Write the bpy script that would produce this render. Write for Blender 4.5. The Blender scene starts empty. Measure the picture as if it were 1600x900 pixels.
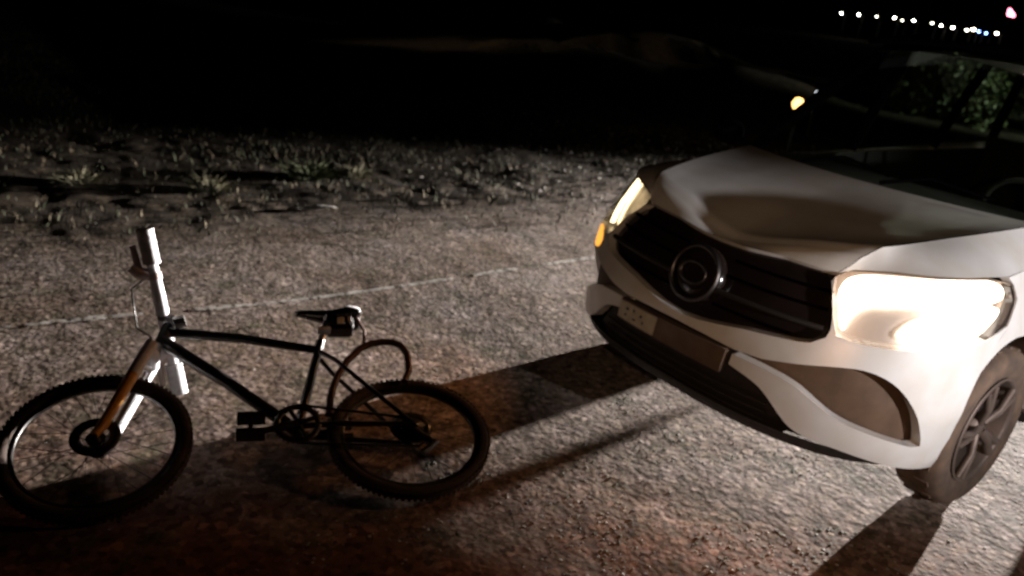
import bpy, bmesh, math, random
import numpy as np
from mathutils import Vector, Matrix, noise as mnoise
from mathutils.geometry import delaunay_2d_cdt
random.seed(7); rng = np.random.default_rng(7)
scene = bpy.context.scene
col = scene.collection
R = math.radians

# ------------------------------------------------------------------ camera, world, lights, exposure
PITCH, ROLL, CAM_H = math.atan(468/1250), math.atan(0.1306), 1.75
cam_d = bpy.data.cameras.new('camera'); cam = bpy.data.objects.new('camera', cam_d); col.objects.link(cam)
cam_d.sensor_width = 36; cam_d.lens = 36*1250/1600
cam_d.clip_start = .05; cam_d.clip_end = 3000
fw = Vector((0, math.cos(PITCH), -math.sin(PITCH))); dn = Vector((0, -math.sin(PITCH), -math.cos(PITCH))); rt = Vector((1, 0, 0))
ct, st = math.cos(ROLL), math.sin(ROLL)
cx = rt*ct + dn*(-st); cy = -(rt*st + dn*ct)      # image right and image up
cam.matrix_world = Matrix(((cx.x, cy.x, -fw.x, 0), (cx.y, cy.y, -fw.y, 0), (cx.z, cy.z, -fw.z, CAM_H), (0, 0, 0, 1)))
cam_d.dof.use_dof = True; cam_d.dof.focus_distance = 1.2; cam_d.dof.aperture_fstop = 28.125/1000/0.0062
scene.camera = cam
vs = scene.view_settings; vs.view_transform = 'Standard'; vs.look = 'None'; vs.exposure = 0; vs.gamma = 1
w = bpy.data.worlds.new('World'); scene.world = w; w.use_nodes = True
nt = w.node_tree; bg = nt.nodes['Background']
sky = nt.nodes.new('ShaderNodeTexSky'); sky.sky_type = 'NISHITA'; sky.sun_disc = False
sky.sun_elevation = R(-9); sky.sun_rotation = R(40)
nt.links.new(sky.outputs[0], bg.inputs[0]); bg.inputs[1].default_value = 0.01

def lamp(name, loc, aim, energy, color, size=45, blend=.5, radius=.05):
    d = bpy.data.lights.new(name, 'SPOT'); d.energy = energy; d.color = color
    d.spot_size = R(size); d.spot_blend = blend; d.shadow_soft_size = radius
    o = bpy.data.objects.new(name, d); col.objects.link(o); o.location = loc
    o.rotation_euler = (Vector(aim)-Vector(loc)).to_track_quat('-Z', 'Y').to_euler()
    return o
# low headlight of a vehicle standing behind the car, off the right of the picture
lamp('vehicle_headlight', (11.9, 14.3, 1.03), (-.5, 3.5, .0), 92000, (1.0, .925, .87), 39, 1.0, .08)
# added fill spot right of the camera, brightens the car's flank and hood
lamp('flank_fill', (3.15, .5, 1.19), (1.66, 3.05, 1.04), 540, (1.0, .96, .97), 50, 1.0, .04)
# added weak warm fill by the camera, lifts the car front
lamp('camera_fill', (.25, -.05, 1.8), (1.62, 3.0, 0.6), 66, (1.0, .62, .36), 60, 1.0, .03)
# added fill spot out of frame on the right, brightens the shrubs
lamp('shrub_fill', (16.5, 14.5, 1.6), (10.0, 18.7, .9), 4200, (.95, 1, .84), 30, 1.0, .06)
# added weak fill out of frame on the left, brightens the grass bank
lamp('bank_fill', (-13, 15, 2.6), (4, 24, .9), 2300, (1, .78, .5), 24, 1.0, .06)
scene.cycles.max_bounces = 6; scene.cycles.sample_clamp_indirect = 3; scene.cycles.sample_clamp_direct = 0
scene.cycles.use_denoising = True

# ------------------------------------------------------------------ helpers
def tag(o, label=None, cat=None, group=None, kind=None):
    if label: o['label'] = label
    if cat: o['category'] = cat
    if group: o['group'] = group
    if kind: o['kind'] = kind
    return o
def empty(name, loc=(0, 0, 0), rz=0):
    o = bpy.data.objects.new(name, None); col.objects.link(o); o.location = loc; o.rotation_euler = (0, 0, rz); o.empty_display_size = .1
    return o
class MB:
    def __init__(s): s.v = []; s.f = []; s.smooth = []
    def add(s, vs_, fs, smooth=False):
        b = len(s.v); s.v += [tuple(map(float, q)) for q in vs_]; s.f += [tuple(b+i for i in f) for f in fs]; s.smooth += [smooth]*len(fs)
    def box(s, c, d, rot=None):
        c = Vector(c); M = rot or Matrix.Identity(3)
        q = [c + M @ Vector((d[0]/2*i, d[1]/2*j, d[2]/2*k)) for i in (-1, 1) for j in (-1, 1) for k in (-1, 1)]
        s.add(q, [(0, 1, 3, 2), (4, 6, 7, 5), (0, 4, 5, 1), (2, 3, 7, 6), (0, 2, 6, 4), (1, 5, 7, 3)])
    def tube(s, pts, r, n=10, closed=False, cap=True, flat=1.0):
        pts = [Vector(p) for p in pts]; m = len(pts); rr = r if hasattr(r, '__len__') else [r]*m
        up = None; rings = []
        for i, p in enumerate(pts):
            if closed: t = (pts[(i+1) % m]-pts[i-1]).normalized()
            else: t = (pts[min(i+1, m-1)]-pts[max(i-1, 0)]).normalized()
            if up is None: up = t.orthogonal().normalized()
            up = (up - t*up.dot(t))
            up = up.normalized() if up.length > 1e-6 else t.orthogonal().normalized()
            b = t.cross(up)
            rings.append([p + (up*math.cos(a)*flat + b*math.sin(a))*rr[i] for a in (2*math.pi*k/n for k in range(n))])
        fs = []
        for i in range(m if closed else m-1):
            j = (i+1) % m
            for k in range(n): fs.append((i*n+k, i*n+(k+1) % n, j*n+(k+1) % n, j*n+k))
        s.add([q for g in rings for q in g], fs, True)
        if cap and not closed:
            s.add(rings[0], [tuple(reversed(range(n)))]); s.add(rings[-1], [tuple(range(n))])
    def lathe(s, prof, M, n=40, closed=False):   # profile of (radius, height) turned round local z, placed by M (4x4)
        m = len(prof); vs_ = []
        for k in range(n):
            a = 2*math.pi*k/n
            for r_, h in prof: vs_.append(M @ Vector((r_*math.cos(a), r_*math.sin(a), h)))
        fs = []
        for k in range(n):
            k2 = (k+1) % n
            for i in range(m if closed else m-1):
                i2 = (i+1) % m; fs.append((k*m+i, k2*m+i, k2*m+i2, k*m+i2))
        s.add(vs_, fs, True)
    def grid(s, P, smooth=True, flip=False):      # P[i][j] points
        a, b = len(P), len(P[0])
        fs = [(i*b+j, (i+1)*b+j, (i+1)*b+j+1, i*b+j+1) for i in range(a-1) for j in range(b-1)]
        if flip: fs = [tuple(reversed(f)) for f in fs]
        s.add([q for r_ in P for q in r_], fs, smooth)
    def build(s, name, mat, parent=None, bevel=0):
        me = bpy.data.meshes.new(name); me.from_pydata(s.v, [], s.f); me.update()
        me.polygons.foreach_set('use_smooth', s.smooth)
        if mat: me.materials.append(mat)
        o = bpy.data.objects.new(name, me); col.objects.link(o)
        if parent: o.parent = parent
        if bevel:
            b = o.modifiers.new('bevel', 'BEVEL'); b.width = bevel; b.segments = 2; b.limit_method = 'ANGLE'
        return o
def arr_mesh(name, V, F, mat, smooth=False, parent=None, mi=None):
    me = bpy.data.meshes.new(name); V = np.asarray(V, np.float32); F = np.asarray(F, np.int32); k = F.shape[1]
    me.vertices.add(len(V)); me.vertices.foreach_set('co', V.ravel()); me.loops.add(F.size); me.loops.foreach_set('vertex_index', F.ravel())
    me.polygons.add(len(F)); me.polygons.foreach_set('loop_start', np.arange(0, F.size, k)); me.polygons.foreach_set('loop_total', np.full(len(F), k))
    for m in (mat if isinstance(mat, list) else [mat]): me.materials.append(m)
    if mi is not None: me.polygons.foreach_set('material_index', np.asarray(mi, np.int32))
    me.polygons.foreach_set('use_smooth', np.full(len(F), smooth)); me.update(calc_edges=True); me.validate()
    o = bpy.data.objects.new(name, me); col.objects.link(o)
    if parent: o.parent = parent
    return o

# ------------------------------------------------------------------ materials
def mat(name, color, rough=.5, metal=0, spec=.5, coat=0, emit=None, estr=0, noise=0, nscale=20, bump=0, bscale=60, alpha=None, dirt=None):
    m = bpy.data.materials.new(name); m.use_nodes = True; t = m.node_tree; p = t.nodes['Principled BSDF']
    p.inputs['Base Color'].default_value = (*color, 1); p.inputs['Roughness'].default_value = rough; p.inputs['Metallic'].default_value = metal
    p.inputs['Specular IOR Level'].default_value = spec; p.inputs['Coat Weight'].default_value = coat; p.inputs['Coat Roughness'].default_value = .06
    if emit: p.inputs['Emission Color'].default_value = (*emit, 1); p.inputs['Emission Strength'].default_value = estr
    tc = t.nodes.new('ShaderNodeTexCoord')
    if noise:
        n = t.nodes.new('ShaderNodeTexNoise'); n.inputs['Scale'].default_value = nscale; n.inputs['Detail'].default_value = 6
        t.links.new(tc.outputs['Object'], n.inputs['Vector'])
        r = t.nodes.new('ShaderNodeValToRGB'); r.color_ramp.elements[0].position = .3; r.color_ramp.elements[1].position = .7
        d2 = dirt or tuple(c*(1-noise) for c in color)
        r.color_ramp.elements[0].color = (*d2, 1); r.color_ramp.elements[1].color = (*color, 1)
        t.links.new(n.outputs['Fac'], r.inputs['Fac']); t.links.new(r.outputs[0], p.inputs['Base Color'])
        mr = t.nodes.new('ShaderNodeMapRange'); mr.inputs[3].default_value = min(1, rough*1.35); mr.inputs[4].default_value = rough*.85
        t.links.new(n.outputs['Fac'], mr.inputs[0]); t.links.new(mr.outputs[0], p.inputs['Roughness'])
    if bump:
        n2 = t.nodes.new('ShaderNodeTexNoise'); n2.inputs['Scale'].default_value = bscale; n2.inputs['Detail'].default_value = 5
        t.links.new(tc.outputs['Object'], n2.inputs['Vector'])
        b = t.nodes.new('ShaderNodeBump'); b.inputs['Strength'].default_value = bump; b.inputs['Distance'].default_value = .01
        t.links.new(n2.outputs['Fac'], b.inputs['Height']); t.links.new(b.outputs[0], p.inputs['Normal'])
    return m
def glass(name, tint, gloss=.08, rough=.02, top=.7):
    m = bpy.data.materials.new(name); m.use_nodes = True; t = m.node_tree; t.nodes.clear()
    out = t.nodes.new('ShaderNodeOutputMaterial'); mx = t.nodes.new('ShaderNodeMixShader')
    tr = t.nodes.new('ShaderNodeBsdfTransparent'); tr.inputs[0].default_value = (*tint, 1)
    gl = t.nodes.new('ShaderNodeBsdfGlossy'); gl.inputs[1].default_value = rough
    fr = t.nodes.new('ShaderNodeLayerWeight'); fr.inputs[0].default_value = gloss*2.5
    mr = t.nodes.new('ShaderNodeMapRange'); mr.inputs[3].default_value = gloss; mr.inputs[4].default_value = top
    t.links.new(fr.outputs['Fresnel'], mr.inputs[0]); t.links.new(mr.outputs[0], mx.inputs[0])
    t.links.new(tr.outputs[0], mx.inputs[1]); t.links.new(gl.outputs[0], mx.inputs[2]); t.links.new(mx.outputs[0], out.inputs[0])
    return m
def emis(name, color, strength, base=(.8, .8, .8)):
    return mat(name, base, .4, emit=color, estr=strength)
M = dict(
    paint=mat('white_paint', (.78, .77, .76), .22, coat=1, noise=.12, nscale=7, dirt=(.69, .65, .60)),
    black_plastic=mat('black_plastic', (.022, .018, .016), .6, noise=.4, nscale=25, bump=.12, bscale=300),
    matte_black=mat('matte_black', (.0025, .002, .002), .95, spec=0, noise=.4, nscale=25), brown_plastic=mat('warm_lit_dark_plastic', (.125, .070, .038), .62, noise=.35, nscale=12, bump=.15, bscale=220),  # brown_plastic: dark plastic with warm lamp light put into its colour
    gloss_black=mat('gloss_black', (.018, .012, .011), .16, coat=.5, noise=.3, nscale=8),
    chrome=mat('chrome', (.75, .74, .74), .16, metal=1, noise=.2, nscale=40),
    badge_metal=mat('badge_metal', (.20, .19, .19), .35, metal=1, noise=.3, nscale=30), dull_chrome=mat('dull_chrome', (.45, .44, .43), .3, metal=1, noise=.25, nscale=30),
    rubber=mat('rubber', (.060, .042, .032), .85, noise=.5, nscale=14, dirt=(.14, .09, .06), bump=.2, bscale=160),
    alloy=mat('alloy', (.16, .12, .10), .5, metal=.5, noise=.3, nscale=14),
    disc=mat('brake_disc', (.2, .17, .15), .4, metal=.8, noise=.4, nscale=30),
    seat=mat('seat_cloth', (.03, .028, .027), .9, bump=.2, bscale=200),
    dash=mat('dash_plastic', (.025, .023, .022), .7, bump=.15, bscale=200),
    reflector=mat('lamp_reflector', (.42, .36, .32), .35, metal=.3, emit=(1, .72, .52), estr=.12),
    drl=emis('lit_lamp_strip', (1, .84, .68), 5.5),
    drl_warm=emis('lit_warm_strip', (1, .72, .38), 5), bulb=emis('lit_bulb', (1, .92, .82), 20),
    amber=emis('lit_amber', (1, .42, .06), 1.4, (.6, .25, .03)),
    plate=mat('plate_white', (.62, .58, .47), .45, noise=.25, nscale=30, bump=.1, bscale=90),
    plate_brown=mat('plate_shaded_brown', (.14, .095, .065), .4, noise=.5, nscale=16, dirt=(.09, .06, .045)),
    plate_ink=mat('plate_ink', (.04, .035, .03), .5),
    windscreen=glass('windscreen_glass', (.66, .72, .64), .03, .02, .45),
    side_glass=glass('side_glass', (.62, .68, .63), .012, .02, .15),
    lens=glass('lamp_lens', (.97, .97, .97), .06, .05),
    frame=mat('bike_black', (.016, .013, .012), .35, coat=.3, noise=.4, nscale=30),
    tyre=mat('bike_tyre', (.022, .016, .013), .8, noise=.5, nscale=60, dirt=(.06, .035, .022), bump=.3, bscale=300),
    silver=mat('bike_silver', (.62, .62, .64), .28, metal=.9, noise=.25, nscale=40),
    white_alloy=mat('bike_white_alloy', (.80, .80, .84), .45, noise=.2, nscale=40),
    grip=mat('pale_grip', (.74, .75, .78), .6, noise=.25, nscale=60, bump=.3, bscale=250),
    orange=mat('bike_amber_lit', (.85, .40, .05), .35, coat=.3, noise=.3, nscale=40),  # amber headlight glow put into the fork leg's colour
    rust=mat('bike_brown', (.09, .03, .014), .5, noise=.4, nscale=40),
    pink=mat('lever_pale', (.66, .56, .54), .45, noise=.2, nscale=40),
    steel=mat('painted_steel', (.03, .03, .03), .7, metal=0, noise=.2, nscale=8),
)

# ------------------------------------------------------------------ ground
def vnoise(x, y, scale, seed):
    x = np.asarray(x)*scale; y = np.asarray(y)*scale
    xi = np.floor(x).astype(np.int64); yi = np.floor(y).astype(np.int64); fx = x-xi; fy = y-yi
    fx = fx*fx*(3-2*fx); fy = fy*fy*(3-2*fy)
    def h(a, b):
        k = (a*374761393 + b*668265263 + seed*974634541) & 0xffffffff
        k = ((k ^ (k >> 13))*1274126177) & 0xffffffff
        return ((k ^ (k >> 16)) & 0xffff)/65535.0
    return (h(xi, yi)*(1-fx)+h(xi+1, yi)*fx)*(1-fy) + (h(xi, yi+1)*(1-fx)+h(xi+1, yi+1)*fx)*fy - .5
def sstep(a, b, x):
    t = np.clip((x-a)/(b-a), 0, 1); return t*t*(3-2*t)
def verge(x, y):            # 1 on the rough grass verge beyond the gravel, 0 on the gravel
    d = (y - (5.45 + 1.0*(x+1.4)))*.68 + .8*vnoise(x, y, .7, 5) + .35*vnoise(x, y, 2.3, 6)
    return sstep(-.75, .75, d)
def gz(x, y):
    x = np.asarray(x, float); y = np.asarray(y, float)
    near = np.exp(-((x-.5)**2+(y-3.5)**2)/60)
    v = sstep(.45, 1., verge(x, y))*sstep(3, 5.5, y)
    z = .012*vnoise(x, y, 1.1, 1) + .0035*vnoise(x, y, 4.3, 2) + .0014*vnoise(x, y, 13, 3) + (.0008+.0006*sstep(3.4, 2.4, y)*sstep(-.6, .6, x))*vnoise(x, y, 27, 4)
    z = z + v*(.025*vnoise(x, y, .9, 37) + .016*vnoise(x, y, 3.1, 38) + .012*vnoise(x, y, 8, 12))
    r = np.hypot(x, y)
    far = sstep(25, 90, r)
    z = z*(1-far) - far*.4 + far*1.5*vnoise(x, y, .012, 9)
    z = z + sstep(15, 23, y)*sstep(42, 30, y)*np.exp(-((x-2.5)/5.5)**2)*1.0*(.7+vnoise(x, y, .35, 51)+.5*vnoise(x, y, 1.1, 52))
    return z
def axis(dense0, dense1, step, lo, hi, grow=1.16):
    a = list(np.arange(dense0, dense1, step)); s = step
    while a[-1] < hi: s *= grow; a.append(a[-1]+s)
    b = [dense0]; s = step
    while b[-1] > lo: s *= grow; b.append(b[-1]-s)
    return np.array(sorted(set(b[1:]+a)))
gx = axis(-3.6, 3.6, .018, -1500, 1500, 1.13); gy = axis(1.5, 7.2, .018, -300, 2500, 1.10)
GX, GY = np.meshgrid(gx, gy); GZ = gz(GX, GY); nx, ny = len(gx), len(gy)
idx = np.arange(nx*ny).reshape(ny, nx)
GF = np.stack([idx[:-1, :-1], idx[:-1, 1:], idx[1:, 1:], idx[1:, :-1]], -1).reshape(-1, 4)
def ground_mat():
    m = bpy.data.materials.new('gravel_earth'); m.use_nodes = True; t = m.node_tree; p = t.nodes['Principled BSDF']
    L = t.links.new; N = t.nodes.new
    g = N('ShaderNodeNewGeometry')
    def noise(scale, det=5, rough=.6):
        n = N('ShaderNodeTexNoise'); n.inputs['Scale'].default_value = scale; n.inputs['Detail'].default_value = det; n.inputs['Roughness'].default_value = rough
        L(g.outputs['Position'], n.inputs['Vector']); return n.outputs['Fac']
    def ramp(f, stops):
        r = N('ShaderNodeValToRGB'); e = r.color_ramp.elements
        while len(e) < len(stops): e.new(.5)
        for i, (q, c) in enumerate(stops): e[i].position = q; e[i].color = (*c, 1)
        L(f, r.inputs['Fac']); return r.outputs[0]
    def mix(f, a, b, mode='MIX'):
        x = N('ShaderNodeMix'); x.data_type = 'RGBA'; x.blend_type = mode
        if isinstance(f, float): x.inputs[0].default_value = f
        else: L(f, x.inputs[0])
        L(a, x.inputs[6]); L(b, x.inputs[7]); return x.outputs[2]
    soil = ramp(noise(1.6), [(.28, (.17, .125, .095)), (.5, (.27, .235, .212)), (.72, (.34, .318, .318))])
    fine = ramp(noise(34, 5, .7), [(.32, (.06, .04, .03)), (.47, (.45, .42, .40)), (.68, (.90, .87, .85))])
    base = mix(.75, soil, fine, 'OVERLAY')
    red = ramp(noise(.9, 4), [(.3, (.13, .050, .024)), (.7, (.20, .10, .055))])
    # foreground painted darker and redder for shade under warm lamp light
    sx = N('ShaderNodeSeparateXYZ'); L(g.outputs['Position'], sx.inputs[0])
    mr = N('ShaderNodeMapRange'); mr.inputs[1].default_value = 3.0; mr.inputs[2].default_value = 1.9; mr.interpolation_type = 'SMOOTHSTEP'
    L(sx.outputs['Y'], mr.inputs[0])
    nm = N('ShaderNodeMath'); nm.operation = 'MULTIPLY'; L(mr.outputs[0], nm.inputs[0])
    nr = N('ShaderNodeMapRange'); nr.inputs[1].default_value = .32; nr.inputs[2].default_value = .52; L(noise(1.9, 5), nr.inputs[0]); L(nr.outputs[0], nm.inputs[1])
    base = mix(nm.outputs[0], base, red)
    moss = ramp(noise(7, 4), [(.40, (.035, .042, .018)), (.7, (.13, .135, .07))])
    ms = N('ShaderNodeMapRange'); ms.inputs[1].default_value = .52; ms.inputs[2].default_value = .66; ms.inputs[4].default_value = .85; L(noise(4.2, 8, .75), ms.inputs[0])
    base = mix(ms.outputs[0], base, moss)
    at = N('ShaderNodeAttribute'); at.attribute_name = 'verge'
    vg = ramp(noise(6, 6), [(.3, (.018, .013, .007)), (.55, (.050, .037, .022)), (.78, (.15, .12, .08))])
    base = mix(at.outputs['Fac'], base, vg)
    v2 = N('ShaderNodeTexVoronoi'); v2.inputs['Scale'].default_value = 38; L(g.outputs['Position'], v2.inputs['Vector'])
    sv = N('ShaderNodeSeparateColor'); L(v2.outputs['Color'], sv.inputs[0])
    mid = ramp(noise(13, 7, .75), [(.30, (.10, .10, .06)), (.44, (.40, .38, .33)), (.58, (.55, .53, .56)), (.74, (.90, .88, .90))])
    base = mix(.8, base, mid, 'OVERLAY')
    grit = ramp(sv.outputs[0], [(.0, (.12, .10, .075)), (.35, (.42, .40, .38)), (.8, (.56, .54, .53)), (.97, (.95, .93, .9))])
    base = mix(.75, base, grit, 'OVERLAY')
    L(base, p.inputs['Base Color']); p.inputs['Roughness'].default_value = .9; p.inputs['Specular IOR Level'].default_value = .25
    b = N('ShaderNodeBump'); b.inputs['Strength'].default_value = .32; b.inputs['Distance'].default_value = .005
    vo = N('ShaderNodeTexVoronoi'); vo.feature = 'SMOOTH_F1'; vo.inputs['Scale'].default_value = 42; vo.inputs['Smoothness'].default_value = .35; vo.inputs['Randomness'].default_value = 1
    L(g.outputs['Position'], vo.inputs['Vector'])
    ad = N('ShaderNodeMath'); ad.operation = 'MULTIPLY_ADD'; ad.inputs[1].default_value = -.9; L(vo.outputs['Distance'], ad.inputs[0]); L(noise(20, 7, .75), ad.inputs[2])
    L(ad.outputs[0], b.inputs['Height']); L(b.outputs[0], p.inputs['Normal'])
    return m
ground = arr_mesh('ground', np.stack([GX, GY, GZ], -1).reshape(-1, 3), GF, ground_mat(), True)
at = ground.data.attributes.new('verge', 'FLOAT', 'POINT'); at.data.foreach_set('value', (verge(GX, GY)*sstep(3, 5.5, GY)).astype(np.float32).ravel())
tag(ground, kind='structure')

# worn pale line along the edge of the gravel, broken up
lm = bpy.data.materials.new('worn_line'); lm.use_nodes = True
t_ = lm.node_tree; p_ = t_.nodes['Principled BSDF']; p_.inputs['Base Color'].default_value = (.60, .56, .52, 1); p_.inputs['Roughness'].default_value = .9
g_ = t_.nodes.new('ShaderNodeNewGeometry'); n_ = t_.nodes.new('ShaderNodeTexNoise'); n_.inputs['Scale'].default_value = 26; n_.inputs['Detail'].default_value = 5
r_ = t_.nodes.new('ShaderNodeMapRange'); r_.inputs[1].default_value = .36; r_.inputs[2].default_value = .54
t_.links.new(g_.outputs['Position'], n_.inputs['Vector']); t_.links.new(n_.outputs['Fac'], r_.inputs[0]); t_.links.new(r_.outputs[0], p_.inputs['Alpha'])
Vl, Fl = [], []
lx = np.arange(-3.3, 1.6, .012)
ly = 3.36 + .735*(lx+2.13) + .05*np.sin(lx*1.9) + .03*vnoise(lx, lx*0, 3, 21) + .06*(lx+2.13)**2*.35
dens = vnoise(lx, lx*0, 6, 22) + .55*vnoise(lx, lx*0, 19, 23)
for i in range(len(lx)-1):
    if dens[i] < -.42: continue
    hw = .016 + .020*max(0, dens[i]+.3)*rng.uniform(.5, 1.5)
    dx, dy = .6, -.8
    b = len(Vl)
    for j in (i, i+1):
        for sg in (-1, 1):
            X, Y = lx[j]+dx*hw*sg, ly[j]+dy*hw*sg; Vl.append((X, Y, float(gz(X, Y))+.0045))
    Fl.append((b, b+1, b+3, b+2))
tag(arr_mesh('edge_line', Vl, Fl, lm), kind='structure')

# loose stones (too many to count)
def ico():
    bm = bmesh.new(); bmesh.ops.create_icosphere(bm, subdivisions=1, radius=1); v = np.array([q.co[:] for q in bm.verts]); f = np.array([[q.index for q in k.verts] for k in bm.faces]); bm.free(); return v, f
iv, if_ = ico()
def scatter(name, pts, sizes, mats, mi=None, flat=.6):
    n = len(pts); k = len(iv)
    V = np.repeat(iv[None], n, 0)*(1+rng.normal(0, .22, (n, k, 1)))
    V *= np.stack([rng.uniform(.7, 1.3, n), rng.uniform(.7, 1.3, n), np.full(n, flat)*rng.uniform(.6, 1.2, n)], -1)[:, None, :]*sizes[:, None, None]
    a = rng.uniform(0, 6.283, n); ca, sa = np.cos(a)[:, None], np.sin(a)[:, None]
    V = np.stack([V[..., 0]*ca-V[..., 1]*sa, V[..., 0]*sa+V[..., 1]*ca, V[..., 2]], -1)+pts[:, None, :]
    F = (if_[None]+np.arange(n)[:, None, None]*k).reshape(-1, 3)
    m = np.repeat(rng.integers(0, len(mats), n), len(if_))
    return arr_mesh(name, V.reshape(-1, 3), F, mats, False, mi=m)
stone_m = [mat('stone_dark', (.05, .045, .03), .85), mat('stone_mossy', (.10, .11, .06), .85), mat('stone_grey', (.30, .28, .27), .8, noise=.3, nscale=60), mat('stone_pale', (.46, .43, .39), .75, noise=.25, nscale=60), mat('stone_brown', (.22, .15, .11), .85, noise=.3, nscale=60)]
n = 9000
px = rng.uniform(-4.5, 4.2, n); py = 1.5 + 9*rng.uniform(0, 1, n)**1.6
keep = rng.uniform(0, 1, n) < np.clip(.35+1.6*vnoise(px, py, 1.7, 31), .06, 1)
px, py = px[keep], py[keep]; sz = .0024+.0055*rng.uniform(0, 1, len(px))**4
qx = rng.uniform(-.6, 2.7, 5200); qy = rng.uniform(1.55, 3.6, 5200); kk = vnoise(qx, qy, 3.0, 61) > .02; qx, qy = qx[kk], qy[kk]
px = np.concatenate([px, qx]); py = np.concatenate([py, qy]); sz = np.concatenate([sz, rng.uniform(.003, .0078, len(qx))])
o = scatter('gravel', np.stack([px, py, gz(px, py)+sz*.02], -1), sz, stone_m, flat=.24); tag(o, 'small loose stones scattered over the bare earth', 'gravel', kind='stuff')
n = 2600   # bright grit on the right of the verge
px = rng.uniform(-1.5, 4.5, n); py = rng.uniform(7.2, 12.5, n); sz = rng.uniform(.008, .03, n)
k = rng.uniform(0, 1, n) < np.clip((px+1.5)/3, .1, 1); px, py, sz = px[k], py[k], sz[k]
o = scatter('rubble', np.stack([px, py, gz(px, py)+sz*.1], -1), sz, stone_m); tag(o, 'pale rubble glinting along the far verge', 'rubble', kind='stuff')

# dry grass on the verge
def blades(n, xs, ys, h0, h1, mats, name, dens=None, wd=.006):
    x = rng.uniform(*xs, n); y = rng.uniform(*ys, n)
    pr = verge(x, y)*np.clip(.5+1.5*vnoise(x, y, .9, 41), 0, 1) if dens is None else dens(x, y)
    k = rng.uniform(0, 1, n) < pr; x, y = x[k], y[k]; n = len(x)
    z = gz(x, y); h = rng.uniform(h0, h1, n)*np.clip(.7+vnoise(x, y, 2, 42), .3, 1.3); a = rng.uniform(0, 6.283, n); l = rng.uniform(.2, .9, n)*h
    b = rng.uniform(0, 6.283, n); w_ = wd*rng.uniform(.6, 1.4, n)
    B = np.stack([x, y, z-.01], -1); T = B + np.stack([np.cos(a)*l, np.sin(a)*l, h], -1); Mi = B + np.stack([np.cos(a)*l*.3, np.sin(a)*l*.3, h*.6], -1)
    W = np.stack([np.cos(b)*w_, np.sin(b)*w_, 0*w_], -1)
    V = np.stack([B-W, B+W, Mi+W*.7, Mi-W*.7, T], 1).reshape(-1, 3); i0 = np.arange(n)*5
    F = np.concatenate([np.stack([i0, i0+1, i0+2], -1), np.stack([i0, i0+2, i0+3], -1), np.stack([i0+3, i0+2, i0+4], -1)])
    m = rng.integers(0, len(mats), n); return arr_mesh(name, V, F, mats, False, mi=np.concatenate([m, m, m]))
grass_m = [mat('grass_dry', (.085, .066, .036), .9), mat('grass_green', (.034, .040, .016), .9), mat('grass_dark', (.022, .019, .010), .9)]
tag(blades(90000, (-9, 6), (3.6, 14), .015, .10, grass_m, 'grass'), 'short dry grass and weeds on the dark verge', 'grass', kind='stuff')

# weed tufts and litter that stand out on the verge
def tuft(x, y, r, h, n, mats, label):
    root = empty('weed_tuft', (x, y, float(gz(x, y)))); tag(root, label, 'weed', 'pale weed tufts on the verge')
    V, F = [], []
    for i in range(n):
        a = rng.uniform(0, 6.283); q = r*rng.uniform(0, 1)**.6; bx, by = q*math.cos(a)*.5, q*math.sin(a)*.5
        hh = h*rng.uniform(.1, .8); tx, ty = bx+math.cos(a)*q, by+math.sin(a)*q; c = rng.uniform(0, 6.283); ww = .006*rng.uniform(.6, 1.3)
        wx, wy = math.cos(c)*ww, math.sin(c)*ww; b = len(V)
        V += [(bx-wx*.3, by-wy*.3, -.01), (bx+wx*.3, by+wy*.3, -.01), ((bx+tx)/2+wx, (by+ty)/2+wy, hh*.75), ((bx+tx)/2-wx, (by+ty)/2-wy, hh*.75), (tx, ty, hh)]
        F += [(b, b+1, b+2), (b, b+2, b+3), (b+3, b+2, b+4)]
    arr_mesh('leaves', V, F, mats[0], False, root)
    s = MB(); s.tube([(0, 0, -.02), (.004, .003, h*.3), (.0, .006, h*.55)], [.006, .005, .002], 6); s.build('stem', mats[1], root)
tw = [mat('weed_pale', (.13, .12, .07), .85, noise=.3, nscale=40), mat('weed_stem', (.10, .08, .04), .9)]
tg = [mat('weed_green', (.075, .09, .035), .85, noise=.3, nscale=40), tw[1]]
tuft(-2.43, 5.98, .16, .13, 240, tw, 'pale dry weed tuft on the verge behind the handlebar')
tuft(-1.87, 6.75, .22, .16, 420, tg, 'broad green weed tuft behind the white litter strip')
tuft(-1.52, 6.95, .15, .14, 220, tw, 'small pale weed tuft right of the broad green one')
tuft(-3.30, 5.72, .18, .10, 240, tw, 'low pale weed tuft farthest left on the verge')
lit = MB(); Ml = Matrix.Rotation(R(28), 3, 'Z') @ Matrix.Rotation(R(-4), 3, 'X')
lp = [[(Ml @ Vector((a*.17, b*.035, .012+.012*math.sin(a*3+b)))) for b in (-1, 0, 1)] for a in np.linspace(-1, 1, 9)]
lit.grid(lp); lo = lit.build('litter_strip', mat('white_litter', (.75, .73, .7), .6, noise=.2, nscale=30)); lo.location = (-1.56, 5.81, float(gz(-1.56, 5.81))+.004)
so = lo.modifiers.new('thick', 'SOLIDIFY'); so.thickness = .004
tag(lo, 'crumpled white strip of litter lying on the verge', 'litter')

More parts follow.
